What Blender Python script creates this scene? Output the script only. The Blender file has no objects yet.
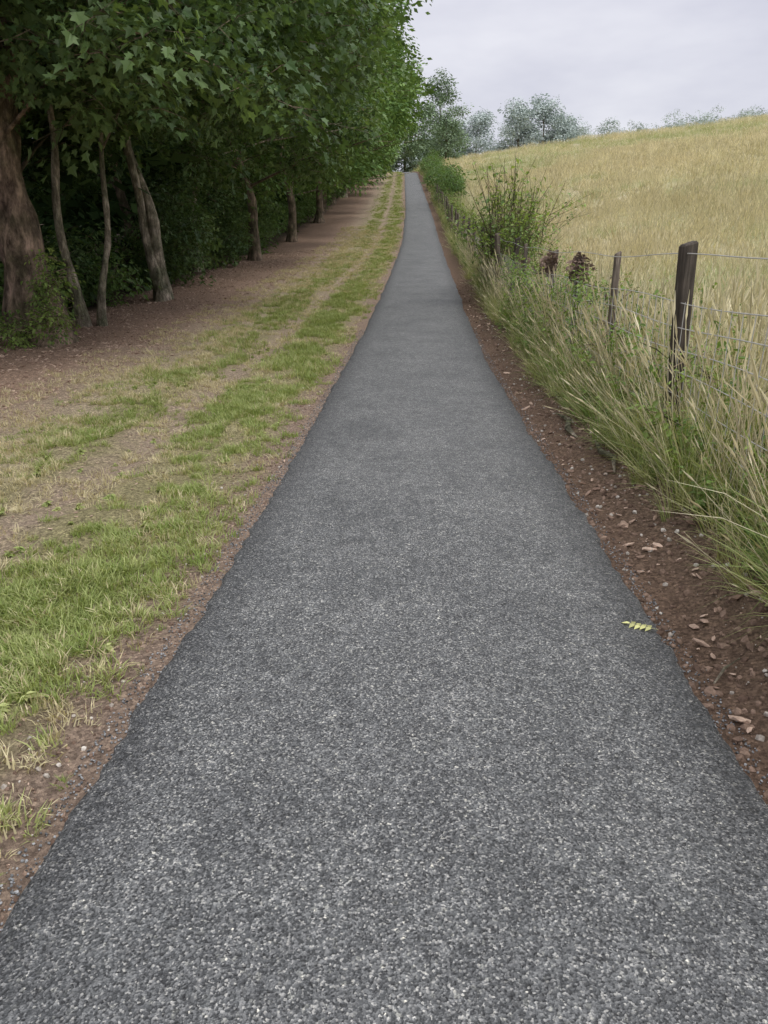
import bpy, math, random
import numpy as np
from mathutils import Vector
random.seed(7); R=np.random.RandomState(11)
scene=bpy.context.scene
scene.view_settings.view_transform='Standard'
scene.view_settings.look='None'; scene.view_settings.exposure=0; scene.view_settings.gamma=1

# ------------------------------------------------------------ terrain functions
Pk=np.array([(-60,0),(8,0),(14,.18),(21,.65),(30,1.25),(42.6,2.3),(61.5,4.7),(90,8.6),(125,13.6),(140,15.2),(155,15.9),(180,15.6),(200,14.5),(260,10),(400,0),(1200,-15)],float)
Ck=np.array([(-60,-1.5),(0,.03),(1.7,.1),(3.5,.2),(6,.3),(12,.53),(21,1.0),(42.6,2.0),(61.5,2.65),(125,4.15),(150,3.2),(200,-6),(400,-60),(1200,-200)],float)
yy=np.arange(-60,1200,.5)
def smooth(a,n):
    k=np.hanning(n);k/=k.sum()
    p=np.pad(a,(n//2,n//2),mode='edge'); return np.convolve(p,k,'valid')[:len(a)]
Pd=smooth(np.interp(yy,Pk[:,0],Pk[:,1]),21); Cd=smooth(np.interp(yy,Ck[:,0],Ck[:,1]),15)
def P(y): return np.interp(y,yy,Pd)
def C(y): return np.interp(y,yy,Cd)
T=np.random.RandomState(5).rand(256,256)
def vn(x,y,s=1.0,o=0):
    x=np.asarray(x,float)*s+o*17.3+500; y=np.asarray(y,float)*s+o*9.1+500
    xi=np.floor(x).astype(int); yi=np.floor(y).astype(int); fx=x-xi; fy=y-yi
    fx=fx*fx*(3-2*fx); fy=fy*fy*(3-2*fy)
    a=T[xi%256,yi%256];b=T[(xi+1)%256,yi%256];c=T[xi%256,(yi+1)%256];d=T[(xi+1)%256,(yi+1)%256]
    return (a*(1-fx)+b*fx)*(1-fy)+(c*(1-fx)+d*fx)*fy
def ss(a,b,x):
    t=np.clip((np.asarray(x,float)-a)/(b-a),0,1); return t*t*(3-2*t)
def H(u,y):
    u=np.asarray(u,float);y=np.asarray(y,float)
    z=P(y)*1.0
    ur=np.clip(u-2.5,0,160)
    ramp=.25+.75*ss(5,60,y)
    z=z+ramp*(1.2*(1-np.exp(-ur/6))+.115*ur)
    z=z-np.clip(-u-7.5,0,30)*.07
    z=z+ss(1.0,1.6,u)*.12
    off=ss(1.0,1.5,np.abs(u))
    z=z+off*((vn(u,y,.7,1)-.5)*.10+(vn(u,y,2.6,2)-.5)*.05+(vn(u,y,8,3)-.5)*.022)
    z=z+ss(4,9,u)*(vn(u,y,.22,14)-.5)*.5
    z=z-.035*np.exp(-((u+2.35)/.16)**2)-.03*np.exp(-((u+3.9)/.2)**2)
    return z

def newmesh(name,v,f,mats=(),smoothsh=False):
    me=bpy.data.meshes.new(name); me.from_pydata([tuple(p) for p in v],[],f)
    for m in mats: me.materials.append(m)
    if smoothsh: me.polygons.foreach_set('use_smooth',[True]*len(me.polygons))
    me.update(); return me
def link(name,me,parent=None):
    o=bpy.data.objects.new(name,me); scene.collection.objects.link(o)
    if parent: o.parent=parent
    return o

# ------------------------------------------------------------ materials
def nt(name):
    m=bpy.data.materials.new(name); m.use_nodes=True; t=m.node_tree; t.nodes.clear()
    return m,t,t.nodes,t.links
def N(t,typ,**k):
    n=t.nodes.new(typ)
    for a,b in k.items():
        setattr(n,a,b)
    return n
def ramp(t,stops,interp='LINEAR'):
    r=N(t,'ShaderNodeValToRGB'); e=r.color_ramp.elements; r.color_ramp.interpolation=interp
    while len(e)<len(stops): e.new(.5)
    for i,(p,c) in enumerate(stops):
        e[i].position=p; e[i].color=(*c,1)
    return r
def mixc(t,a,b,f,mode='MIX'):
    m=N(t,'ShaderNodeMix',data_type='RGBA',blend_type=mode)
    for s,val in ((0,f),(6,a),(7,b)):
        if isinstance(val,(int,float)): m.inputs[s].default_value=val
        elif isinstance(val,tuple): m.inputs[s].default_value=(*val,1)
        else: t.links.new(val,m.inputs[s])
    return m.outputs[2]
def math_(t,op,a,b=0.0,cl=False):
    m=N(t,'ShaderNodeMath',operation=op,use_clamp=cl)
    for i,val in enumerate((a,b)):
        if isinstance(val,(int,float)): m.inputs[i].default_value=val
        else: t.links.new(val,m.inputs[i])
    return m.outputs[0]
def noise(t,co,scale,detail=4,rough=.55):
    n=N(t,'ShaderNodeTexNoise'); n.inputs['Scale'].default_value=scale; n.inputs['Detail'].default_value=detail; n.inputs['Roughness'].default_value=rough
    t.links.new(co,n.inputs['Vector']); return n
def voro(t,co,scale):
    n=N(t,'ShaderNodeTexVoronoi'); n.inputs['Scale'].default_value=scale; t.links.new(co,n.inputs['Vector']); return n
def finish(t,col,rough=.9,bumps=(),spec=.3):
    b=N(t,'ShaderNodeBsdfPrincipled'); o=N(t,'ShaderNodeOutputMaterial')
    t.links.new(col,b.inputs['Base Color']); b.inputs['Roughness'].default_value=rough; b.inputs['Specular IOR Level'].default_value=spec
    last=None
    for h,st,d in bumps:
        bp=N(t,'ShaderNodeBump'); bp.inputs['Strength'].default_value=st; bp.inputs['Distance'].default_value=d
        t.links.new(h,bp.inputs['Height'])
        if last: t.links.new(last,bp.inputs['Normal'])
        last=bp.outputs[0]
    if last: t.links.new(last,b.inputs['Normal'])
    t.links.new(b.outputs[0],o.inputs[0]); return b

def leafmat(name,c1,c2,trans=.3,rough=.5,isl=.35,spec=.35):
    m,t,n,l=nt(name)
    oi=N(t,'ShaderNodeObjectInfo')
    c=mixc(t,c1,c2,oi.outputs['Random'])
    if isl:
        g=N(t,'ShaderNodeNewGeometry')
        v=math_(t,'MULTIPLY_ADD',g.outputs['Random Per Island'],isl*2); v.node.inputs[2].default_value=1-isl
        hs=N(t,'ShaderNodeHueSaturation'); l.new(c,hs.inputs['Color']); l.new(v,hs.inputs['Value'])
        c=hs.outputs[0]
    o=N(t,'ShaderNodeOutputMaterial')
    if spec>0:
        b=N(t,'ShaderNodeBsdfPrincipled'); b.inputs['Roughness'].default_value=rough; b.inputs['Specular IOR Level'].default_value=spec; l.new(c,b.inputs['Base Color'])
    else:
        b=N(t,'ShaderNodeBsdfDiffuse'); l.new(c,b.inputs[0])
    if trans>0:
        tr=N(t,'ShaderNodeBsdfTranslucent'); l.new(mixc(t,c,(1.4,1.35,.6),1.0,'MULTIPLY'),tr.inputs[0])
        mx=N(t,'ShaderNodeMixShader'); mx.inputs[0].default_value=trans; l.new(b.outputs[0],mx.inputs[1]); l.new(tr.outputs[0],mx.inputs[2]); l.new(mx.outputs[0],o.inputs[0])
    else: l.new(b.outputs[0],o.inputs[0])
    return m
def barkmat(name,c1,c2,sc=8):
    m,t,n,l=nt(name); tc=N(t,'ShaderNodeTexCoord'); mp=N(t,'ShaderNodeMapping'); mp.inputs['Scale'].default_value=(1,1,.35)
    l.new(tc.outputs['Object'],mp.inputs[0]); a=noise(t,mp.outputs[0],sc,7,.72); b=noise(t,tc.outputs['Object'],2.2,4)
    r=ramp(t,[(.36,c1),(.5,tuple((x+y)/2.4 for x,y in zip(c1,c2))),(.62,c2)]); l.new(a.outputs[0],r.inputs[0])
    r2=ramp(t,[(.4,(.5,.56,.42)),(.62,(1.25,1.2,1.12))]); l.new(b.outputs[0],r2.inputs[0])
    finish(t,mixc(t,r.outputs[0],r2.outputs[0],1.0,'MULTIPLY'),.9,[(a.outputs[0],1,.08)]); return m
def simplemat(name,c1,c2,rough=.9):
    m,t,n,l=nt(name); oi=N(t,'ShaderNodeObjectInfo'); tc=N(t,'ShaderNodeTexCoord')
    a=noise(t,tc.outputs['Object'],4,3)
    c=mixc(t,c1,c2,oi.outputs['Random']); r=ramp(t,[(.3,(.7,.7,.7)),(.7,(1.2,1.2,1.2))]); l.new(a.outputs[0],r.inputs[0])
    finish(t,mixc(t,c,r.outputs[0],1.0,'MULTIPLY'),rough); return m

M_maple=leafmat('sycamore_leaf',(.066,.12,.045),(.15,.225,.085),.3)
M_oak=leafmat('green_leaf',(.095,.18,.055),(.18,.28,.085),.3)
M_oakf=leafmat('green_leaf_mass',(.115,.20,.07),(.21,.31,.11),.15,.6,.4,0)
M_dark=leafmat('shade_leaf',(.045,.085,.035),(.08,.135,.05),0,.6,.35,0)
M_hazy=leafmat('haze_tinted_leaf',(.21,.29,.175),(.28,.36,.22),.0,.8,.3,0)  # haze painted into the leaf colour: paler green towards the crest
M_far=leafmat('haze_paled_leaf',(.46,.53,.50),(.54,.60,.56),0,.9,.12,0)  # distance haze painted in as a pale blue-grey leaf colour
M_ridge=leafmat('haze_paled_hedge_leaf',(.36,.43,.38),(.44,.50,.44),0,.9,.12,0)  # hill-line leaves paled to stand in for mist
M_shrub=leafmat('shrub_leaf',(.13,.23,.055),(.29,.38,.11),.3)
M_dead=leafmat('dead_leaf',(.12,.09,.07),(.26,.19,.15),0,.8,.35,0)
M_grass=leafmat('verge_grass_blade',(.23,.31,.08),(.42,.45,.19),.25,.6,.3)
M_straw=leafmat('straw_grass_blade',(.48,.42,.25),(.64,.58,.38),.2,.7,.25,0)
M_tall=leafmat('long_grass_blade',(.20,.30,.08),(.48,.48,.23),.25,.6,.35,.25)
M_dry=leafmat('dry_grass_blade',(.55,.49,.33),(.80,.745,.57),.15,.7,.25,0)
M_fieldgreen=leafmat('field_green_blade',(.31,.37,.18),(.48,.50,.29),.15,.7,.25,0)
M_bark1=barkmat('sycamore_bark',(.06,.042,.034),(.50,.37,.30),6)
M_bark2=barkmat('pale_bark',(.14,.12,.095),(.58,.51,.43),11)
M_bark3=barkmat('far_bark',(.09,.07,.055),(.33,.26,.20),6)
M_chip=simplemat('woodchip',(.24,.155,.11),(.68,.51,.39))
M_stone=simplemat('flint',(.34,.30,.25),(.68,.63,.55))
M_clod=simplemat('soil_clod',(.12,.078,.056),(.32,.225,.165),1)
M_grit=simplemat('grit',(.05,.053,.056),(.40,.41,.41))

# ground
def ground_material():
    m,t,n,l=nt('ground'); at=N(t,'ShaderNodeAttribute',attribute_name='offset'); tc=N(t,'ShaderNodeTexCoord'); co=tc.outputs['Object']
    n1=noise(t,co,.9,4,.6); n2=noise(t,co,6,4,.6)
    u=math_(t,'ADD',at.outputs['Fac'],math_(t,'ADD',math_(t,'MULTIPLY',math_(t,'SUBTRACT',n1.outputs[0],.5),1.1),math_(t,'MULTIPLY',math_(t,'SUBTRACT',n2.outputs[0],.5),.8)))
    nearp=math_(t,'SUBTRACT',math_(t,'ABSOLUTE',at.outputs['Fac']),1.0)
    f=math_(t,'MULTIPLY',nearp,1.4,True)
    um=N(t,'ShaderNodeMix',data_type='FLOAT'); l.new(f,um.inputs[0]); l.new(at.outputs['Fac'],um.inputs[2]); l.new(u,um.inputs[3])
    x=math_(t,'DIVIDE',math_(t,'ADD',um.outputs[0],10),20)
    def p(v): return (v+10)/20
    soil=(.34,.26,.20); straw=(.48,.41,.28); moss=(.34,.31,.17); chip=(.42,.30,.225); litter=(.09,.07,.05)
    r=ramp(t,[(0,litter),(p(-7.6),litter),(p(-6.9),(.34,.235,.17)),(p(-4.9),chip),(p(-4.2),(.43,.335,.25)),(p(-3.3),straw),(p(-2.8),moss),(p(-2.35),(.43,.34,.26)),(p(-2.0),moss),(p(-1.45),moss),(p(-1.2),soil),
      (p(1.0),(.21,.145,.105)),(p(1.6),(.22,.16,.115)),(p(1.9),(.21,.22,.11)),(p(3.0),(.40,.39,.23)),(p(4.2),(.57,.52,.37))])
    l.new(x,r.inputs[0])
    fm=ramp(t,[(.42,(1.05,1.05,1.05)),(.58,(.62,.74,.52))]); n3=noise(t,co,.09,5,.7); l.new(n3.outputs[0],fm.inputs[0])
    isf=math_(t,'GREATER_THAN',at.outputs['Fac'],3.5)
    c=mixc(t,r.outputs[0],mixc(t,r.outputs[0],fm.outputs[0],1.0,'MULTIPLY'),isf)
    vo=voro(t,co,85); vr=ramp(t,[(0,(.5,.47,.45)),(.5,(.92,.9,.88)),(.88,(1.2,1.17,1.12)),(1,(1.8,1.75,1.65))])
    sep=N(t,'ShaderNodeSeparateColor'); l.new(vo.outputs['Color'],sep.inputs[0]); l.new(sep.outputs[0],vr.inputs[0])
    c=mixc(t,c,mixc(t,c,vr.outputs[0],1.0,'MULTIPLY'),.75)
    n4=noise(t,co,34,7,.75); r4=ramp(t,[(.32,(.5,.5,.5)),(.68,(1.4,1.4,1.4))]); l.new(n4.outputs[0],r4.inputs[0])
    c=mixc(t,c,r4.outputs[0],1.0,'MULTIPLY')
    finish(t,c,.95,[(n4.outputs[0],1.0,.03),(vo.outputs['Distance'],.4,.005)],.12); return m
M_ground=ground_material()
def path_material():
    m,t,n,l=nt('asphalt'); tc=N(t,'ShaderNodeTexCoord'); co=tc.outputs['Object']; at=N(t,'ShaderNodeAttribute',attribute_name='offset')
    wn=noise(t,co,220,2,.5); wv=N(t,'ShaderNodeMix',data_type='RGBA'); wv.inputs[0].default_value=.004; l.new(co,wv.inputs[6]); l.new(wn.outputs['Color'],wv.inputs[7]); cw=wv.outputs[2]
    va=voro(t,cw,190); vb=voro(t,cw,100)
    sa=N(t,'ShaderNodeSeparateColor'); l.new(va.outputs['Color'],sa.inputs[0]); sb=N(t,'ShaderNodeSeparateColor'); l.new(vb.outputs['Color'],sb.inputs[0])
    ra=ramp(t,[(0,(.040,.042,.042)),(.35,(.096,.101,.101)),(.65,(.165,.170,.167)),(.88,(.255,.258,.25)),(1,(.53,.52,.475))]); l.new(sa.outputs[0],ra.inputs[0])
    rb=ramp(t,[(0,(.55,.55,.55)),(.3,(.9,.9,.9)),(.92,(1.08,1.08,1.08)),(1,(1.8,1.76,1.62))]); l.new(sb.outputs[1],rb.inputs[0])
    c=mixc(t,ra.outputs[0],rb.outputs[0],1.0,'MULTIPLY')
    n1=noise(t,co,1.3,5,.65); n2=noise(t,co,14,3,.6)
    r1=ramp(t,[(.32,(.76,.77,.78)),(.68,(1.2,1.2,1.19))]); l.new(n1.outputs[0],r1.inputs[0])
    r2=ramp(t,[(.3,(.76,.76,.77)),(.7,(1.22,1.22,1.22))]); l.new(n2.outputs[0],r2.inputs[0])
    c=mixc(t,mixc(t,c,r1.outputs[0],1.0,'MULTIPLY'),r2.outputs[0],1.0,'MULTIPLY')
    e=math_(t,'ADD',math_(t,'ABSOLUTE',at.outputs['Fac']),math_(t,'MULTIPLY',math_(t,'SUBTRACT',n1.outputs[0],.5),.5))
    er=ramp(t,[(.0,(1,1,1)),(.75,(1,1,1)),(.97,(.6,.6,.61))]); l.new(e,er.inputs[0])
    c=mixc(t,c,er.outputs[0],1.0,'MULTIPLY')
    finish(t,c,.60,[(va.outputs['Distance'],.8,.005),(vb.outputs['Distance'],.5,.006)],.6); return m
M_path=path_material()

# ------------------------------------------------------------ ground + path meshes
Yr=np.concatenate([np.arange(-20,0,1.),np.arange(0,9,.1),np.arange(9,25,.25),np.arange(25,60,.8),np.arange(60,200,2.5),np.arange(200,400,12),np.array([400,460,540,640,760,900,1150])])
Ur=np.concatenate([[-500,-350,-240,-160,-110,-80,-60,-45,-35],np.arange(-28,-9,1.5),np.arange(-9,-4,.25),np.arange(-4,-1.2,.1),np.arange(-1.2,-.91,.04),[-.6,0,.6],np.arange(.92,2.0,.05),np.arange(2.0,4,.2),np.arange(4,12,.8),np.arange(12,60,4),[62,72,85,100,120,150,200,270,360,500,700]])
def sheet(name,Yr,Ur,hf,mat,uw=None):
    UU,YY=np.meshgrid(Ur,Yr); 
    U2=UU if uw is None else uw(UU,YY)
    Z=hf(U2,YY,UU) ; X=C(YY)+U2
    v=np.stack([X,YY,Z],-1).reshape(-1,3); nc=len(Ur); nr=len(Yr)
    i=np.arange((nr-1)*(nc-1)); r=i//(nc-1); c=i%(nc-1); a=r*nc+c
    f=np.stack([a,a+1,a+nc+1,a+nc],1)
    me=newmesh(name,v,f.tolist(),[mat],True)
    at=me.attributes.new('offset','FLOAT','POINT'); at.data.foreach_set('value',U2.reshape(-1).astype(np.float32))
    return link(name,me)
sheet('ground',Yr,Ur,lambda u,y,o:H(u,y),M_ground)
Yp=Yr[Yr<=210]; Yp=np.concatenate([Yp[Yp<0],np.arange(0,9,.03),Yp[Yp>=9]])
Up=np.array([-1.06,-1.02,-1,-.9,-.6,-.3,0,.3,.6,.9,1,1.02,1.06])
def uwp(U,Y):
    s=np.sign(U)
    e=(vn(Y,Y*0+s,.9,4)-.5)*.05+(vn(Y,Y*0+s,6,5)-.5)*.03+(vn(Y,Y*0+s,19,6)-.5)*.035
    return U*.965+e*ss(.85,1,np.abs(U))
sheet('path',Yp,Up,lambda u,y,o:P(y)+.022-.045*ss(1.005,1.06,np.abs(o))-.006*np.abs(o)+.006*(vn(u,y,1.2,8)-.5),M_path,uwp)

# ------------------------------------------------------------ instancing
LIB={}
def lib(key,meshes):
    col=bpy.data.collections.new('lib_'+key)
    for i,me in enumerate(meshes):
        o=bpy.data.objects.new('%s_%d'%(key,i),me); col.objects.link(o)
    g=bpy.data.node_groups.new('scatter_'+key,'GeometryNodeTree')
    g.interface.new_socket('Geometry',in_out='INPUT',socket_type='NodeSocketGeometry'); g.interface.new_socket('Geometry',in_out='OUTPUT',socket_type='NodeSocketGeometry')
    gi=g.nodes.new('NodeGroupInput');go=g.nodes.new('NodeGroupOutput')
    ci=g.nodes.new('GeometryNodeCollectionInfo'); ci.inputs['Collection'].default_value=col; ci.inputs['Separate Children'].default_value=True; ci.inputs['Reset Children'].default_value=True
    ip=g.nodes.new('GeometryNodeInstanceOnPoints'); ip.inputs['Pick Instance'].default_value=True
    def na(nm,ty):
        a=g.nodes.new('GeometryNodeInputNamedAttribute'); a.data_type=ty; a.inputs['Name'].default_value=nm
        return [s for s in a.outputs if s.enabled][0]
    e=g.nodes.new('FunctionNodeEulerToRotation')
    g.links.new(na('rot','FLOAT_VECTOR'),e.inputs[0]); g.links.new(e.outputs[0],ip.inputs['Rotation'])
    g.links.new(na('scl','FLOAT_VECTOR'),ip.inputs['Scale']); g.links.new(na('idx','INT'),ip.inputs['Instance Index'])
    g.links.new(gi.outputs[0],ip.inputs['Points']); g.links.new(ci.outputs[0],ip.inputs['Instance']); g.links.new(ip.outputs[0],go.inputs[0])
    LIB[key]=(g,len(meshes))
def scatter(name,key,pos,rot,scl,parent=None):
    g,k=LIB[key]; n=len(pos)
    pos=np.asarray(pos,np.float32); rot=np.asarray(rot,np.float32); scl=np.asarray(scl,np.float32)
    if scl.ndim==1: scl=np.repeat(scl[:,None],3,1)
    me=bpy.data.meshes.new(name); me.vertices.add(n); me.vertices.foreach_set('co',pos.ravel())
    a=me.attributes.new('rot','FLOAT_VECTOR','POINT'); a.data.foreach_set('vector',rot.ravel())
    a=me.attributes.new('scl','FLOAT_VECTOR','POINT'); a.data.foreach_set('vector',scl.ravel())
    a=me.attributes.new('idx','INT','POINT'); a.data.foreach_set('value',R.randint(0,k,n).astype(np.int32))
    me.update(); o=link(name,me,parent); md=o.modifiers.new('scatter','NODES'); md.node_group=g; return o
def rrot(n,tilt): return np.stack([(R.rand(n)-.5)*2*tilt,(R.rand(n)-.5)*2*tilt,R.rand(n)*6.283],1)

# --- library meshes
def blades(n,h0,h1,w,spread,bend,mat,seed,heads=0,mat2=None,stemw=.002,headlen=.1):
    r=np.random.RandomState(seed); v=[];f=[]; mi=[]
    for i in range(n):
        a=r.rand()*6.283; d=r.rand()**.7*spread; bx,by=d*math.cos(a),d*math.sin(a)
        a2=a+(r.rand()-.5)*2.2; h=h0+(h1-h0)*r.rand(); b=bend*(.3+r.rand()); sx,sy=-math.sin(a2+.6*(r.rand()-.5)),math.cos(a2)
        seg=4 if h1>.6 else 2; base=len(v)
        for k in range(seg+1):
            t=k/seg; out=h*b*t*t; z=h*(t-.35*b*t**3)*.98; ww=w*(1-t**1.6)*.5+.0003
            cx=bx+math.cos(a2)*out; cy=by+math.sin(a2)*out
            v.append((cx-sx*ww,cy-sy*ww,z)); v.append((cx+sx*ww,cy+sy*ww,z))
        for k in range(seg):
            q=base+2*k; f.append((q,q+1,q+3,q+2)); mi.append(0)
    for i in range(heads):
        a=r.rand()*6.283; d=r.rand()*spread; bx,by=d*math.cos(a),d*math.sin(a); h=(h1)*(1.0+.35*r.rand()); b=.05+.22*r.rand()
        px=lambda t:(bx+math.cos(a)*h*b*t*t,by+math.sin(a)*h*b*t*t,h*t)
        hl=headlen/h
        ts=[0,.5,1-hl,1-hl*.7,1]; ws=[stemw,stemw,stemw*.8,.007,.001]
        for dirn in (0,1.57):
            sx,sy=math.cos(a+dirn+.8),math.sin(a+dirn+.8); base=len(v)
            for t,ww in zip(ts,ws):
                p=px(t); v.append((p[0]-sx*ww,p[1]-sy*ww,p[2])); v.append((p[0]+sx*ww,p[1]+sy*ww,p[2]))
            for k in range(len(ts)-1):
                q=base+2*k; f.append((q,q+1,q+3,q+2)); mi.append(1 if mat2 else 0)
    me=newmesh('blades',v,f,[mat]+([mat2] if mat2 else []))
    me.polygons.foreach_set('material_index',mi); return me
MAPLE=[(0,0),(.48,.08),(.34,.24),(.58,.52),(.26,.55),(0,1.0),(-.26,.55),(-.58,.52),(-.34,.24),(-.48,.08)]
OVAL=[(0,0),(.22,.18),(.29,.45),(0,1.0),(-.29,.45),(-.22,.18)]
DIA=[(0,0),(.27,.45),(0,1.0),(-.27,.45)]
def addleaf(v,f,shape,p,size,yaw,pitch,roll,r,fold=True):
    cy,sy=math.cos(yaw),math.sin(yaw);cp,sp=math.cos(pitch),math.sin(pitch);cr,sr=math.cos(roll),math.sin(roll)
    b=len(v)
    for x,y in shape:
        x*=size;y*=size; z=(-.25*y*y/size+abs(x)*.25) if fold else 0
        x,z=x*cr-z*sr,x*sr+z*cr
        y,z=y*cp-z*sp,y*sp+z*cp
        x,y=x*cy-y*sy,x*sy+y*cy
        v.append((p[0]+x,p[1]+y,p[2]+z))
    k=len(shape); h=k//2
    if fold: f.append(tuple(b+i for i in range(0,h+1))); f.append(tuple([b]+[b+i for i in range(h,k)]))
    else: f.append(tuple(range(b,b+k)))
def twig(mat,shape,size,n,rad,seed,flat=.5,droop=.6,bark=True):
    r=np.random.RandomState(seed); v=[];f=[]
    for i in range(n):
        a=r.rand()*6.283; d=rad*r.rand()**.6; z=(r.rand()-.5)*2*rad*flat-.25*d*d/rad
        addleaf(v,f,shape,(d*math.cos(a),d*math.sin(a),z),size*(.6+.65*r.rand()),a-1.57+(r.rand()-.5)*2,-.1-droop*r.rand(),(r.rand()-.5)*.9,r,bark)
    nl=len(f); ns=4 if bark else 0
    for i in range(ns):
        a=i*1.57+r.rand(); q=len(v); w=.006
        e=(rad*.8*math.cos(a),rad*.8*math.sin(a),-.1*rad)
        v+= [(0,0,-w),(0,0,w),(e[0],e[1],e[2]+w*.4),(e[0],e[1],e[2]-w*.4)]; f.append((q,q+1,q+2,q+3))
    me=newmesh('twig',v,f,[mat,M_bark3]); me.polygons.foreach_set('material_index',[0]*nl+[1]*ns); return me
def weed(mat,seed,h=.6,n=26,size=.075,shape=OVAL):
    r=np.random.RandomState(seed); v=[];f=[]
    for s in range(3):
        a=r.rand()*6.28; lean=.15+.3*r.rand(); hh=h*(.6+.5*r.rand()); q=len(v)
        P_=lambda t:(math.cos(a)*lean*hh*t*t,math.sin(a)*lean*hh*t*t,hh*t)
        for t in (0,.5,1):
            p=P_(t); v+=[(p[0]-.003,p[1],p[2]),(p[0]+.003,p[1]+.002,p[2])]
        f+=[(q,q+1,q+3,q+2),(q+2,q+3,q+5,q+4)]
        for i in range(n//3):
            t=.2+.8*r.rand(); addleaf(v,f,shape,P_(t),size*(1.25-.6*t)*(.7+.6*r.rand()),r.rand()*6.28,-.1-.5*r.rand()+.3,(r.rand()-.5)*.6,r)
    return newmesh('weed',v,f,[mat])
def spray(mat,seed,h=1.0,n=40,size=.055):
    r=np.random.RandomState(seed); v=[];f=[]; segs=[]
    for s in range(6):
        a=r.rand()*6.28; le=.5*h*(.3+r.rand()); z0=h*r.rand()*.6; z1=min(h,z0+h*(.2+.4*r.rand()))
        segs.append(((0,0,z0),(math.cos(a)*le,math.sin(a)*le,z1)))
    segs.append(((0,0,0),(0.03,0.02,h)))
    for A,B in segs:
        q=len(v); v+=[(A[0]-.004,A[1],A[2]),(A[0]+.004,A[1]+.003,A[2]),(B[0]+.002,B[1],B[2]),(B[0]-.002,B[1],B[2])]; f.append((q,q+1,q+2,q+3))
    nl0=len(f)
    for i in range(n):
        A,B=segs[r.randint(len(segs))]; t=.15+.85*r.rand(); p=[A[k]+(B[k]-A[k])*t+(r.rand()-.5)*.03 for k in range(3)]
        addleaf(v,f,OVAL,p,size*(.6+.7*r.rand()),r.rand()*6.28,.5-1.1*r.rand(),(r.rand()-.5)*.8,r)
    me=newmesh('spray',v,f,[mat,M_bark3]); me.polygons.foreach_set('material_index',[1]*nl0+[0]*(len(f)-nl0)); return me
def rock(mat,seed,sx=1,sy=1,sz=.7):
    import bmesh
    bm=bmesh.new(); bmesh.ops.create_icosphere(bm,subdivisions=1,radius=.5); r=np.random.RandomState(seed)
    for q in bm.verts:
        k=.7+.5*r.rand(); q.co=Vector((q.co.x*sx*k,q.co.y*sy*k,q.co.z*sz*k))
    me=bpy.data.meshes.new('rock'); bm.to_mesh(me); bm.free(); me.materials.append(mat); return me
lib('verge',[blades(22,.025,.085,.005,.045,.7,M_grass,i) for i in range(5)])
lib('vergedry',[blades(18,.02,.06,.004,.06,.9,M_straw,i+20) for i in range(3)])
lib('tall',[blades(36,.3,.85,.009,.13,.6,M_tall,i+30,3,M_dry) for i in range(5)])
lib('drystalk',[blades(6,.4,.8,.006,.12,.5,M_dry,i+70,8,M_dry,.0022,.14) for i in range(3)])
lib('dry',[blades(18,.2,.5,.006,.18,.7,M_dry,i+40,11,M_dry,.0022,.12) for i in range(4)])
lib('fgreen',[blades(22,.2,.5,.007,.16,.6,M_fieldgreen,i+50,4,M_dry) for i in range(3)])
lib('weed',[weed(M_shrub,i,.6,30,.07) for i in range(4)])
lib('rosette',[weed(M_grass,i+9,.05,18,.055) for i in range(2)])
lib('maple',[twig(M_maple,MAPLE,.125,42,.5,i,.5,.5) for i in range(4)])
lib('oak',[twig(M_oak,OVAL,.13,42,.5,i+5,.5,.5) for i in range(4)])
lib('oakf',[twig(M_oakf,DIA,.17,34,.5,i+5,.5,.5,False) for i in range(4)])
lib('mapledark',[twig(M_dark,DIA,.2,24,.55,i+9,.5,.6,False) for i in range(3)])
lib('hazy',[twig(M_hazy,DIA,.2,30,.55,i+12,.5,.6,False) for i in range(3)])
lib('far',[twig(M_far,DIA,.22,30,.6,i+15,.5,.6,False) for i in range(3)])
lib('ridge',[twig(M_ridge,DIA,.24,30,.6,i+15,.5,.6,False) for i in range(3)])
lib('shrub',[twig(M_shrub,OVAL,.065,30,.25,i+18) for i in range(3)])
lib('spray',[spray(M_shrub,i+60) for i in range(5)])
lib('dead',[twig(M_dead,MAPLE,.05,30,.08,i+21,.9) for i in range(2)])
lib('chip',[rock(M_chip,i,1,.45,.22) for i in range(5)])
lib('stone',[rock(M_stone,i+5) for i in range(4)])
lib('clod',[rock(M_clod,i+9) for i in range(4)])
lib('grit',[rock(M_grit,i+13) for i in range(3)])

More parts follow.
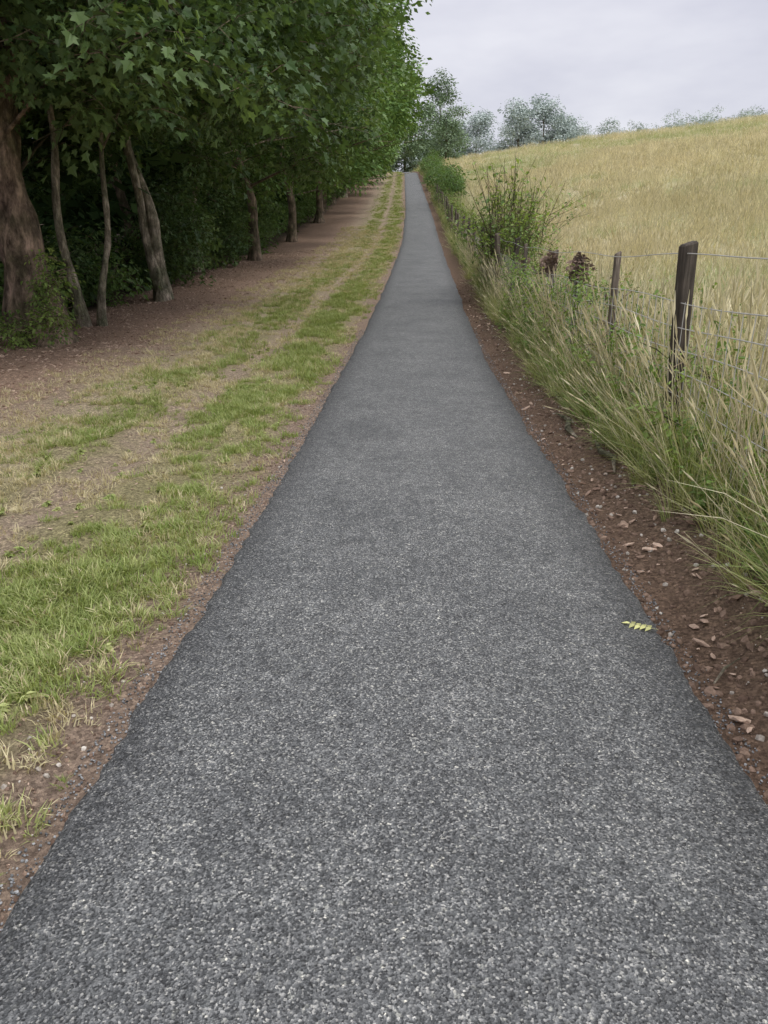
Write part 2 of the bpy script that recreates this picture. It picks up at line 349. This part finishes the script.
# ------------------------------------------------------------ tubes and trees
def tube(v,f,pts,rad,ns=8,knob=0,r=None):
    b=len(v); pts=[Vector(p) for p in pts]; n=len(pts)
    for i,p in enumerate(pts):
        d=(pts[min(i+1,n-1)]-pts[max(i-1,0)]).normalized()
        ref=Vector((1,0,0)) if abs(d.x)<.8 else Vector((0,1,0))
        a=d.cross(ref).normalized(); c=d.cross(a)
        for k in range(ns):
            t=6.28318*k/ns; rr=rad[i]*(1+(knob*(r.rand()-.5) if knob else 0))
            v.append(tuple(p+(a*math.cos(t)+c*math.sin(t))*rr))
    for i in range(n-1):
        for k in range(ns):
            f.append((b+i*ns+k,b+i*ns+(k+1)%ns,b+(i+1)*ns+(k+1)%ns,b+(i+1)*ns+k))
    f.append(tuple(b+(n-1)*ns+k for k in range(ns)))
def tree(name,u,y,h,tr,cr,base,key,ncl,sc=1.0,lean=(0,0),bark=None,seed=0,over=1.0,stems=1,nlobe=14,wob=.12,knob=.16,limb=1.0):
    r=np.random.RandomState(seed+100); bark=bark or M_bark3
    x0=float(C(y))+u; z0=float(H(u,y)); e=bpy.data.objects.new(name,None); scene.collection.objects.link(e); e.location=(x0,y,z0)
    v=[];f=[]; 
    for s in range(stems):
        a=r.rand()*6.28; sp=(.16 if stems>1 else 0); ox,oy=sp*math.cos(a+s*3.1),sp*math.sin(a+s*3.1)
        pts=[];rad=[]
        nseg=30; hh=h*.88; ph=r.rand()*6
        for k in range(nseg+1):
            t=k/nseg; fl=1+.9*math.exp(-t*hh*2.0)
            pts.append((ox*(1+t*5)+lean[0]*t*hh+wob*(math.sin(ph+t*9)+.4*math.sin(ph*3+t*23))*min(1,t*6),oy*(1+t*5)+lean[1]*t*hh+wob*math.cos(ph*2+t*7)*min(1,t*6),-.15+t*hh)); rad.append(max(.015,tr*(1-.88*t)*fl*(1 if s==0 else .75)*(1+knob*(r.rand()-.5))))
        tube(v,f,pts,rad,16,knob,r)
        trunk=pts
    lobes=[]
    ga=r.rand()*6
    for i in range(nlobe):
        t=(i+.5)/nlobe; hz=base+(h-base)*(.06+.92*t); prof=math.sin(math.pi*min(1,.28+.70*t))**.7
        ga+=2.4+.5*(r.rand()-.5); d=cr*.66*prof*(.6+.75*r.rand()); k=min(30,int((hz/h/.88)*30*.8)); q=trunk[k]
        lx=q[0]+math.cos(ga)*d+over*.35*cr*(1-t)*.5; ly=q[1]+math.sin(ga)*d
        lr=cr*(.30+.22*r.rand())*(1-.25*t); lobes.append((lx,ly,hz,lr))
        mid=((q[0]*.5+lx*.5),(q[1]*.5+ly*.5),q[2]*.45+hz*.55+.1)
        r0=(tr*(.38-.26*t)+.015)*limb
        tube(v,f,[q,mid,(lx,ly,hz),(lx+math.cos(ga)*lr*.5,ly+math.sin(ga)*lr*.5,hz+.1*lr)],[r0,r0*.7,r0*.4,.008],6)
        for j in range(3):
            b=r.rand()*6.28; tube(v,f,[mid,((mid[0]+lx)/2+math.cos(b)*lr*.4,(mid[1]+ly)/2+math.sin(b)*lr*.4,hz+.2),(lx+math.cos(b)*lr*.8,ly+math.sin(b)*lr*.8,hz+(r.rand()-.4)*lr*.7)],[r0*.4,r0*.25,.006],5)
    me=newmesh('trunk',v,f,[bark],True); link('trunk',me,e)
    w=np.array([l[3]**2 for l in lobes]); w/=w.sum(); ci=r.choice(len(lobes),ncl,p=w); L=np.array(lobes)[ci]
    d=r.normal(size=(ncl,3)); d/=np.linalg.norm(d,axis=1)[:,None]; rr=(r.rand(ncl)**.33)*(.78+.42*r.rand(ncl))
    pos=L[:,:3]+d*(L[:,3]*rr)[:,None]*np.array([1,1,.72])
    pos[:,2]=np.maximum(pos[:,2],base-.5+r.rand(ncl)*1.3)
    if -8<u<-5 and y>22:
        # crown edge lifts clear of the path: drop low hanging sprays over it
        uu=pos[:,0]+x0-C(pos[:,1]+y); gz=P(pos[:,1]+y)-z0
        keep=~((uu>-3.4)&(pos[:,2]-gz<2.6+1.35*(uu+3.4))); pos=pos[keep]
    m=len(pos)
    scatter('foliage',key,pos,rrot(m,.6),sc*(.6+.75*r.rand(m)),e); return e

# front row
tree('sycamore_tree',-6.25,12.6,12,.36,4.6,3.3,'maple',1100,1.05,(-.05,.03),M_bark1,1,1.6,1,18,.14,.40,.22)
tree('sycamore_tree',-6.15,14.4,11,.085,3.6,3.6,'maple',540,1.1,(.0,.05),M_bark2,2,1.6,2,14,.10,.2,.6)
tree('sycamore_tree',-6.15,18.8,13,.15,4.6,3.6,'maple',880,1.2,(-.045,.02),M_bark2,3,1.8,2,16,.2,.24,.6)
tree('sycamore_tree',-8.5,7.0,12,.25,4.4,3.4,'maple',480,1.25,(0,0),M_bark1,4,.8,1,14,.12,.2,.5)  # mostly out of frame, added for the shade it casts
tree('woodland_tree',-8.3,16.2,11,.10,3.6,3.0,'maple',330,1.3,(.09,.0),M_bark3,5,0,1,12,.2)
tree('woodland_tree',-8.8,23.5,12,.16,4,2.6,'maple',360,1.3,(-.08,.0),M_bark3,6,0,1,12,.2)
tree('woodland_tree',-7.9,13.4,9,.045,2.6,3.4,'maple',160,1.1,(-.12,.05),M_bark3,7,0,1,9,.2)
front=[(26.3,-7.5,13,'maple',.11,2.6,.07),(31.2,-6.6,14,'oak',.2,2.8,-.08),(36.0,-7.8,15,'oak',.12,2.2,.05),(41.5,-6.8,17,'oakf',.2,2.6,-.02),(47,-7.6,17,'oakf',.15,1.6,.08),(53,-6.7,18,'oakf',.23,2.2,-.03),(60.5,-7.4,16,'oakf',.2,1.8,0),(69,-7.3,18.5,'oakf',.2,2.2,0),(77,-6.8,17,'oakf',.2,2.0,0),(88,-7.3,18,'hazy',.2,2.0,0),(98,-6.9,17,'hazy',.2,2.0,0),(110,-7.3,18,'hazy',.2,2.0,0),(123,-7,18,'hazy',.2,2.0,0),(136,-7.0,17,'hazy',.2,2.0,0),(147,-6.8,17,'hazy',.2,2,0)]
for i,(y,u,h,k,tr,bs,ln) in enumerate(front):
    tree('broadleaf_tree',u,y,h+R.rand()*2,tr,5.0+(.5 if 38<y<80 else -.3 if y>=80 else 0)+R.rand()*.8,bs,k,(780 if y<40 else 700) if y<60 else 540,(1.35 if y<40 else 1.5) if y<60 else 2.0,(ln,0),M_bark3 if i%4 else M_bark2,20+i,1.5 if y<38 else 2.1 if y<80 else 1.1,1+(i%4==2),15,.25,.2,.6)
for i,y in enumerate(range(8,140,10)):
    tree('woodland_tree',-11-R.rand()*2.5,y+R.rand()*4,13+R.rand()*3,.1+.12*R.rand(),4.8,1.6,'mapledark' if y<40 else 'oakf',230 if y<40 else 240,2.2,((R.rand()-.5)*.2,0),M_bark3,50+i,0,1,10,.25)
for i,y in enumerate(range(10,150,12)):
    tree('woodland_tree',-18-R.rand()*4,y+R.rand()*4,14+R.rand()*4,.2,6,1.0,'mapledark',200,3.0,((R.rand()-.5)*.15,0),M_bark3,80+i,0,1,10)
# crest trees
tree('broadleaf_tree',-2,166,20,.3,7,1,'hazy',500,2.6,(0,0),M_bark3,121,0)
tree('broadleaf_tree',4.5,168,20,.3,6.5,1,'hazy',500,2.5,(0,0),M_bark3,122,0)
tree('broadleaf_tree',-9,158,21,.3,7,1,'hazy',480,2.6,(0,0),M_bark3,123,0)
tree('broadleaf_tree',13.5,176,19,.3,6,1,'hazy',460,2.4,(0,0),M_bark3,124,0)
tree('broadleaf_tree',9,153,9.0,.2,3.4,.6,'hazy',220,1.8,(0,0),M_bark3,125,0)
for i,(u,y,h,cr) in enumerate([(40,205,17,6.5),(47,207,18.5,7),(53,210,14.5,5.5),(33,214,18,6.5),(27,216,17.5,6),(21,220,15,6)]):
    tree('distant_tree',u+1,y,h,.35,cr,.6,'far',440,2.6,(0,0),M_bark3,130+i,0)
def blobs(name,key,lst,sc,parent=None):
    pos=[]
    for (u,y,h,rad,n) in lst:
        d=R.normal(size=(n,3)); d/=np.linalg.norm(d,axis=1)[:,None]; rr=R.rand(n)**.4
        p=d*rr[:,None]*np.array([rad,rad,h*.5]); p[:,0]+=u; p[:,1]+=y; z=H(p[:,0],p[:,1])+h*.5+p[:,2]; p=np.stack([p[:,0]+C(p[:,1]),p[:,1],z],1); pos.append(p)
    pos=np.concatenate(pos); return scatter(name,key,pos,rrot(len(pos),.6),sc*(.6+.8*R.rand(len(pos))),parent)
L=[]
for y in np.arange(9,140,3.4):
    L.append((-9.6-R.rand()*1.8,y,1.5+R.rand()*2.2,1.6,26)); L.append((-14-R.rand()*3,y,5+R.rand()*2,2.6,28))
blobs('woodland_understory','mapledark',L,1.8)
L=[(-7.5-R.rand()*1.6,y+R.rand()*2,.8+R.rand()*2.9,1.0,34) for y in np.arange(13,130,2.8)]
blobs('woodland_edge_shrubs','oak',L,.95)
blobs('bush','shrub',[(-5.75,12.0,1.4,.24,44),(-6.3,11.8,.5,.5,26)],.95)
blobs('laurel_bush','maple',[(-6.9,21.8,2.6,1.0,90),(-7.4,24,3.2,1.3,110),(-7.2,28,2.6,1.1,80),(-7.4,34,2.8,1.1,80),(-8.1,17.6,1.6,.8,30)],.75)
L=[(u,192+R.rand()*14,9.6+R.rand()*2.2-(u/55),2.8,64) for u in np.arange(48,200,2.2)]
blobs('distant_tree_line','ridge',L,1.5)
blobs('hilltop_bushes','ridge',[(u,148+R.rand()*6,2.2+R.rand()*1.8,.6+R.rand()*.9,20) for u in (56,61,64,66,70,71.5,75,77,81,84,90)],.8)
# fence-side shrubs
def sprays(name,lst):
    pos=[];sc=[]
    for (u,y,h,rad,n) in lst:
        a=R.rand(n)*6.28; d=rad*R.rand(n)**.6; uu=u+d*np.cos(a); y2=y+d*np.sin(a)*1.4; pos.append(np.stack([C(y2)+uu,y2,H(uu,y2)+h*.3*R.rand(n)],1)); s=h*(.4+.35*R.rand(n)); sc.append(np.stack([s*.9,s*.9,s],1))
    pos=np.concatenate(pos); return scatter(name,'spray',pos,rrot(len(pos),.4),np.concatenate(sc))
sprays('hawthorn_shrub',[(1.95,16.0,2.2,.45,28),(2.0,17.8,3.1,.55,54),(2.3,19.8,3.0,.65,44),(2.0,14.2,1.6,.4,18)])
sprays('elder_scrub',[(1.9+R.rand()*.6,y,.8+R.rand()*1.0,.5,13) for y in np.arange(7.5,66,1.5)])
L=[]
for y in np.arange(20,70,1.5): L.append((2.0+R.rand()*.6,y,.7+R.rand()*1.1,.6,22))
blobs('bramble_hedge','shrub',L,1.25)
L=[(2.3+R.rand()*.8,y,1.7+R.rand()*1.8,1.0,40) for y in np.arange(62,130,3.)]
blobs('hedge','oak',L,1.15)

# ------------------------------------------------------------ grasses
def area(n,u0,u1,y0,y1,yp=1.0):
    u=u0+(u1-u0)*R.rand(n); y=y0+(y1-y0)*R.rand(n)**yp; return u,y
def put(name,key,u,y,tilt,sc,dz=0.0,rot=None):
    pos=np.stack([C(y)+u,y,H(u,y)+dz],1); return scatter(name,key,pos,rrot(len(u),tilt) if rot is None else rot,sc)
def gdens(u,y):
    w=(vn(u,y*.35,1.1,9)-.5)*.8
    a=np.exp(-((u+1.70+w*.5)/.36)**2)+.5*np.exp(-((u+2.95+w*.7)/.36)**2)+.10
    a=a*(1-.85*np.exp(-((u+2.35)/.19)**2))*(1-.6*np.exp(-((u+3.9)/.2)**2))
    pt=vn(u,y*.6,1.6,10)*.5+vn(u,y,5,11)*.35+vn(u,y,12,15)*.25
    return a*ss(.40,.70,pt)*ss(-4.1,-3.5,u)
U=[];Y=[];SC=[]
for n,y0,y1,s in ((36000,1,9,.9),(32000,9,24,1.25),(20000,24,60,1.9),(9000,60,140,3.0)):
    u,y=area(n,-4.0,-1.06,y0,y1); k=R.rand(n)<gdens(u,y)*1.0; U.append(u[k]);Y.append(y[k]);SC.append(s*(.35+1.0*R.rand(k.sum())))
u=np.concatenate(U);y=np.concatenate(Y);sc=np.concatenate(SC); s3=np.stack([sc,sc,sc*np.where(y>20,.5,.85)],1)
put('verge_grass','verge',u,y,.35,s3)
u,y=area(34000,-4.8,-1.1,1,50,1.6); k=R.rand(len(u))<(.28+.55*np.exp(-((u+3.3)/.6)**2)+.2*np.exp(-((u+2.3)/.3)**2))*ss(.3,.6,vn(u,y,3,16)); u=u[k];y=y[k]; put('dry_verge_grass','vergedry',u,y,.5,(1+.02*y)*(.6+.7*R.rand(len(u))))
u,y=area(110,-3.2,-1.15,1.2,12); put('plantain_weeds','rosette',u,y,.2,.4+.5*R.rand(len(u)))
# long grass by fence
U=[];Y=[];SC=[]
for n,y0,y1,s in ((1900,1.2,9,.88),(1700,9,24,.85),(1400,24,70,1.1),(400,70,140,1.5)):
    u,y=area(n,1.38,3.5,y0,y1); k=R.rand(n)<(.25+.75*ss(1.35,1.75,u)); U.append(u[k]);Y.append(y[k]);SC.append(s*(.4+.8*R.rand(k.sum()))*(.5+.5*ss(1.42,2.1,u[k]+.35*vn(u[k],y[k],1.2,17))))
u=np.concatenate(U);y=np.concatenate(Y); rt=rrot(len(u),.38)
k=(u<1.8)&(R.rand(len(u))<.6); rt[k]=np.stack([(R.rand(k.sum())-.5)*.7,-.1-.85*R.rand(k.sum()),(R.rand(k.sum())-.5)*2.0],1)
put('long_grass','tall',u,y,.25,np.concatenate(SC),0,rt)
u,y=area(900,1.6,3.0,1.5,30,1.7); put('seed_stalks','drystalk',u,y,.45,.65+.6*R.rand(len(u)))
u,y=area(3600,1.48,3.0,1.8,50,1.5); put('nettles','weed',u,y,.35,(.5+1.25*R.rand(len(u))**1.4)*(.55+.45*ss(1.5,2,u)))
# field
U=[];Y=[];SC=[]
for n,y0,y1,u1,s in ((3600,1,14,14,.95),(6000,14,40,34,1.3),(8000,40,90,62,2.2),(8000,90,165,105,3.2)):
    u,y=area(n,2.6,u1,y0,y1); U.append(u);Y.append(y);SC.append(s*(.6+.8*R.rand(n)))
u=np.concatenate(U);y=np.concatenate(Y);sc=np.concatenate(SC)
g=(vn(u,y,.07,12)*.55+vn(u,y,.25,13)*.45+.22*ss(70,120,y)-.02*ss(60,20,y)+.2*ss(5,2.6,u))>.54+.22*(R.rand(len(u))-.5)
s3=np.stack([sc,sc,np.minimum(sc,1.5)*(.45+.85*vn(u,y,.4,18))],1)
put('field_grass','dry',u[~g],y[~g],.3,s3[~g]); put('green_field_grass','fgreen',u[g],y[g],.3,s3[g]*np.array([1,1,.9]))
# debris
u,y=area(15000,-7.2,-3.6,3,36,1.7); k=R.rand(len(u))<ss(-3.6,-4.6,u); u=u[k];y=y[k]; put('woodchip_mulch','chip',u,y,.5,(.025+.05*R.rand(len(u))**2)*(1+y*.02),.006)
u,y=area(3600,-4,-1.0,1,14,1.3); put('scattered_woodchips','chip',u,y,.4,.008+.03*R.rand(len(u))**3,.003)
u,y=area(2500,-1.45,-.99,1,14,1.4); put('soil_crumbs','clod',u,y,1,.006+.018*R.rand(len(u))**3,.002)
u,y=area(10000,.99,1.8,1,24,1.5); put('soil_clods','clod',u,y,1,.007+.045*R.rand(len(u))**4,.002)
u,y=area(1100,1.0,1.65,1,16,1.2); put('flint_stones','stone',u,y,1,.006+.032*R.rand(len(u))**4,.004)
u,y=area(320,-1.5,-1.0,1,10,1.2); put('pebbles','stone',u,y,1,.006+.02*R.rand(len(u))**3,.003)
u,y=area(620,1.05,1.65,2,22,1.2); put('bark_fragments','chip',u,y,.5,.015+.10*R.rand(len(u))**3,.012)
u,y=area(8000,.94,1.07,1,14,1.3); sg=np.where(R.rand(len(u))<.5,-1,1); put('loose_grit','grit',u*sg,y,1,.004+.007*R.rand(len(u)),.004)

# ------------------------------------------------------------ fence
def woodmat(name,k):
    m,t,n,l=nt(name); tc=N(t,'ShaderNodeTexCoord'); mp=N(t,'ShaderNodeMapping'); mp.inputs['Scale'].default_value=(1,1,.06); l.new(tc.outputs['Object'],mp.inputs[0])
    a=noise(t,mp.outputs[0],45,6,.7); b=noise(t,tc.outputs['Object'],4,3)
    r=ramp(t,[(.3,(.025*k,.02*k,.017*k)),(.6,(.095*k,.08*k,.07*k)),(.8,(.22*k,.19*k,.165*k))]); l.new(a.outputs[0],r.inputs[0])
    r2=ramp(t,[(.35,(.6,.62,.55)),(.7,(1.3,1.25,1.15))]); l.new(b.outputs[0],r2.inputs[0])
    finish(t,mixc(t,r.outputs[0],r2.outputs[0],1.0,'MULTIPLY'),.85,[(a.outputs[0],.8,.01)]); return m
M_wood=woodmat('weathered_timber',1.0); M_wood2=woodmat('grey_timber',2.0)
m,t,n_,l=nt('galvanised_wire'); rgb=N(t,'ShaderNodeRGB'); rgb.outputs[0].default_value=(.46,.45,.42,1); b=finish(t,rgb.outputs[0],.5); M_wire=m
fence=bpy.data.objects.new('wire_fence',None); scene.collection.objects.link(fence)
FU=1.73
posts=[(3.1,.05,1.4),(5.03,.046,1.46),(6.95,.026,1.42),(8.5,.032,1.34),(10.4,.034,1.38),(12.3,.026,1.42),(14.1,.040,1.45)]+[(14.1+2.1*i,.042,1.48) for i in range(1,28)]
for i,(y,w,h) in enumerate(posts):
    x=float(C(y))+FU-(.06 if i>5 else 0); z=float(H(FU,y)); r=np.random.RandomState(i); lx,ly=(r.rand()-.5)*.14,(r.rand()-.5)*.1
    if i>6: h+=(r.rand()-.5)*.15; w*=.8+.4*r.rand()
    if i==1: lx,ly=-.03,0
    v=[];f=[]
    oct_=[(1,.75),(.75,1),(-.75,1),(-1,.75),(-1,-.75),(-.75,-1),(.75,-1),(1,-.75)]
    lv=[-.3,0,.3,.6,.9,1.15,h-.012,h]
    for j,zz in enumerate(lv):
        s=w*(1 if j<len(lv)-1 else .82)
        for a,b_ in oct_: v.append((a*s*(1+.05*(r.rand()-.5))+lx*zz,b_*s*(1+.05*(r.rand()-.5))+ly*zz,zz+(.012*a if j>=len(lv)-2 else 0)))
    for j in range(len(lv)-1):
        for k in range(8): f.append((j*8+k,j*8+(k+1)%8,(j+1)*8+(k+1)%8,(j+1)*8+k))
    f.append(tuple((len(lv)-1)*8+k for k in range(8)))
    o=link('post_%d'%(i+1),newmesh('post',v,f,[M_wood if i in (0,1,3,6,8,9,12) else M_wood2]),fence); o.location=(x,y,z); o.rotation_euler[2]=r.rand()*.5 if i!=1 else .12
v=[];f=[]
ys=np.arange(1.0,66,.3)
for hh in (1.38,1.1,.95,.8,.65,.5,.35,.2):
    pts=[]
    for y in ys: pts.append((float(C(y))+FU-.06,y,float(P(y))+.12+hh+.015*math.sin(y*2.1+hh*7)))
    tube(v,f,pts,[.0034]*len(pts),4)
for y in np.arange(1.0,30,.15):
    x=float(C(y))+FU-.06; z=float(P(y))+.12
    tube(v,f,[(x,y,z+.2),(x-.004,y+.01*math.sin(y*9),z+.65),(x,y,z+1.1)],[.0026]*3,4)
link('wires',newmesh('wires',v,f,[M_wire]),fence)
def deadclump(y,n,r0):
    x=float(C(y))+FU; z=float(H(FU,y))+1.25; d=R.normal(size=(n,3))*r0
    scatter('dead_ivy','dead',np.array([x,y,z])+d*np.array([1,1.4,1.3])+np.array([0,0,-.02]),rrot(n,1.5),.5+.6*R.rand(n))
deadclump(8.5,13,.042); deadclump(10.4,12,.05)
scatter('dead_ivy','dead',np.array([float(C(12.6))+FU,12.6,1.15])+R.normal(size=(10,3))*np.array([.05,.1,.22]),rrot(10,1.5),.6+.4*R.rand(10))
scatter('dead_ivy','dead',np.array([float(C(7))+FU,7.0,.95])+R.normal(size=(7,3))*np.array([.03,.05,.25]),rrot(7,1.5),.4+.3*R.rand(7))
pos=[]
for y,n in ((5.03,12),(6.95,20),(8.5,24),(10.4,30),(12.3,34),(9.4,28),(7.7,22),(11.3,34),(13.2,30),(6.0,18),(4.2,18)):
    for i in range(n):
        hh=R.rand()**.8*(.7 if y<6.5 else 1.05); pos.append((float(C(y))+FU+(R.rand()-.5)*.45,y+(R.rand()-.5)*.9,float(H(FU,y))+.1+hh))
scatter('bramble','shrub',np.array(pos),rrot(len(pos),1.0),.4+.45*R.rand(len(pos)))

# ------------------------------------------------------------ fallen leaf, roots
v=[];f=[]; r=np.random.RandomState(3)
for i in range(4):
    yv=.012+i*.022
    for s in (-1,1): addleaf(v,f,OVAL,(0,yv,.004+.003*r.rand()),.036,s*-1.1,.1*r.rand(),.1,r)
addleaf(v,f,OVAL,(0,.095,.005),.036,0,.1,0,r)
b0=len(v); v+=[(-.001,-.02,.004),(.001,-.02,.004),(.001,.1,.006),(-.001,.1,.006)]; f.append((b0,b0+1,b0+2,b0+3))
o=link('fallen_leaf',newmesh('fallen_leaf',v,f,[leafmat('fallen_leaf',(.60,.60,.26),(.62,.62,.28),.1)])); o.location=(1.13,2.77,float(P(2.8))+.020); o.rotation_euler=(0,0,1.1)
def stick(name,pts,rad):
    v=[];f=[]; rr=np.random.RandomState(len(pts)); P3=[(float(C(y))+u,y,float(H(u,y))+dz) for u,y,dz in pts]
    tube(v,f,P3,rad,8,.5,rr); f.append(tuple(range(8))[::-1]); link(name,newmesh(name,v,f,[M_bark2],False))
stick('broken_root',[(1.30,6.0,.02),(1.27,6.25,.04),(1.33,6.5,.04),(1.27,6.8,.03)],[.008,.024,.02,.006])
stick('broken_root',[(1.36,5.0,.02),(1.40,5.2,.035),(1.35,5.4,.04),(1.39,5.75,.03)],[.006,.018,.02,.005])
stick('twig',[(1.07,2.35,.02),(1.13,2.42,.03),(1.2,2.46,.03)],[.004,.006,.003])

# ------------------------------------------------------------ world, sun, camera
w=bpy.data.worlds.new('World'); scene.world=w; w.use_nodes=True; t=w.node_tree; t.nodes.clear()
sky=N(t,'ShaderNodeTexSky',sky_type='NISHITA'); sky.sun_disc=False; EL=math.radians(55); AZ=math.radians(120); sky.sun_elevation=EL; sky.sun_rotation=AZ
tc=N(t,'ShaderNodeTexCoord'); mp=N(t,'ShaderNodeMapping'); mp.inputs['Scale'].default_value=(1,1,3); t.links.new(tc.outputs['Generated'],mp.inputs[0])
nn=noise(t,mp.outputs[0],2.4,5,.55); rr=ramp(t,[(.34,(6.0,6.05,7.1)),(.66,(8.6,8.6,9.2))]); t.links.new(nn.outputs[0],rr.inputs[0])
sp=N(t,'ShaderNodeSeparateXYZ'); t.links.new(tc.outputs['Generated'],sp.inputs[0])
zr=ramp(t,[(0,(1.12,1.12,1.08)),(.26,(.98,.98,1.0)),(1,(2.35,2.3,2.2))]); t.links.new(sp.outputs[2],zr.inputs[0])
col=mixc(t,mixc(t,sky.outputs[0],rr.outputs[0],.92),zr.outputs[0],1.0,'MULTIPLY')
bg=N(t,'ShaderNodeBackground'); bg.inputs[1].default_value=.1; t.links.new(col,bg.inputs[0]); ow=N(t,'ShaderNodeOutputWorld'); t.links.new(bg.outputs[0],ow.inputs[0])
sd=bpy.data.lights.new('sun','SUN'); sd.energy=1.3; sd.angle=math.radians(22); sd.color=(1,.97,.92); so=bpy.data.objects.new('sun',sd); scene.collection.objects.link(so)
dirv=Vector((math.cos(EL)*math.sin(AZ),math.cos(EL)*math.cos(AZ),math.sin(EL))); so.rotation_euler=dirv.to_track_quat('Z','Y').to_euler(); so.location=(10,-10,30)
cd=bpy.data.cameras.new('camera'); co=bpy.data.objects.new('camera',cd); scene.collection.objects.link(co); co.location=(0,0,1.5); co.rotation_euler=(math.radians(70.9),0,0)
cd.sensor_fit='VERTICAL'; cd.sensor_height=36; cd.lens=26; cd.clip_start=.05; cd.clip_end=3000; scene.camera=co
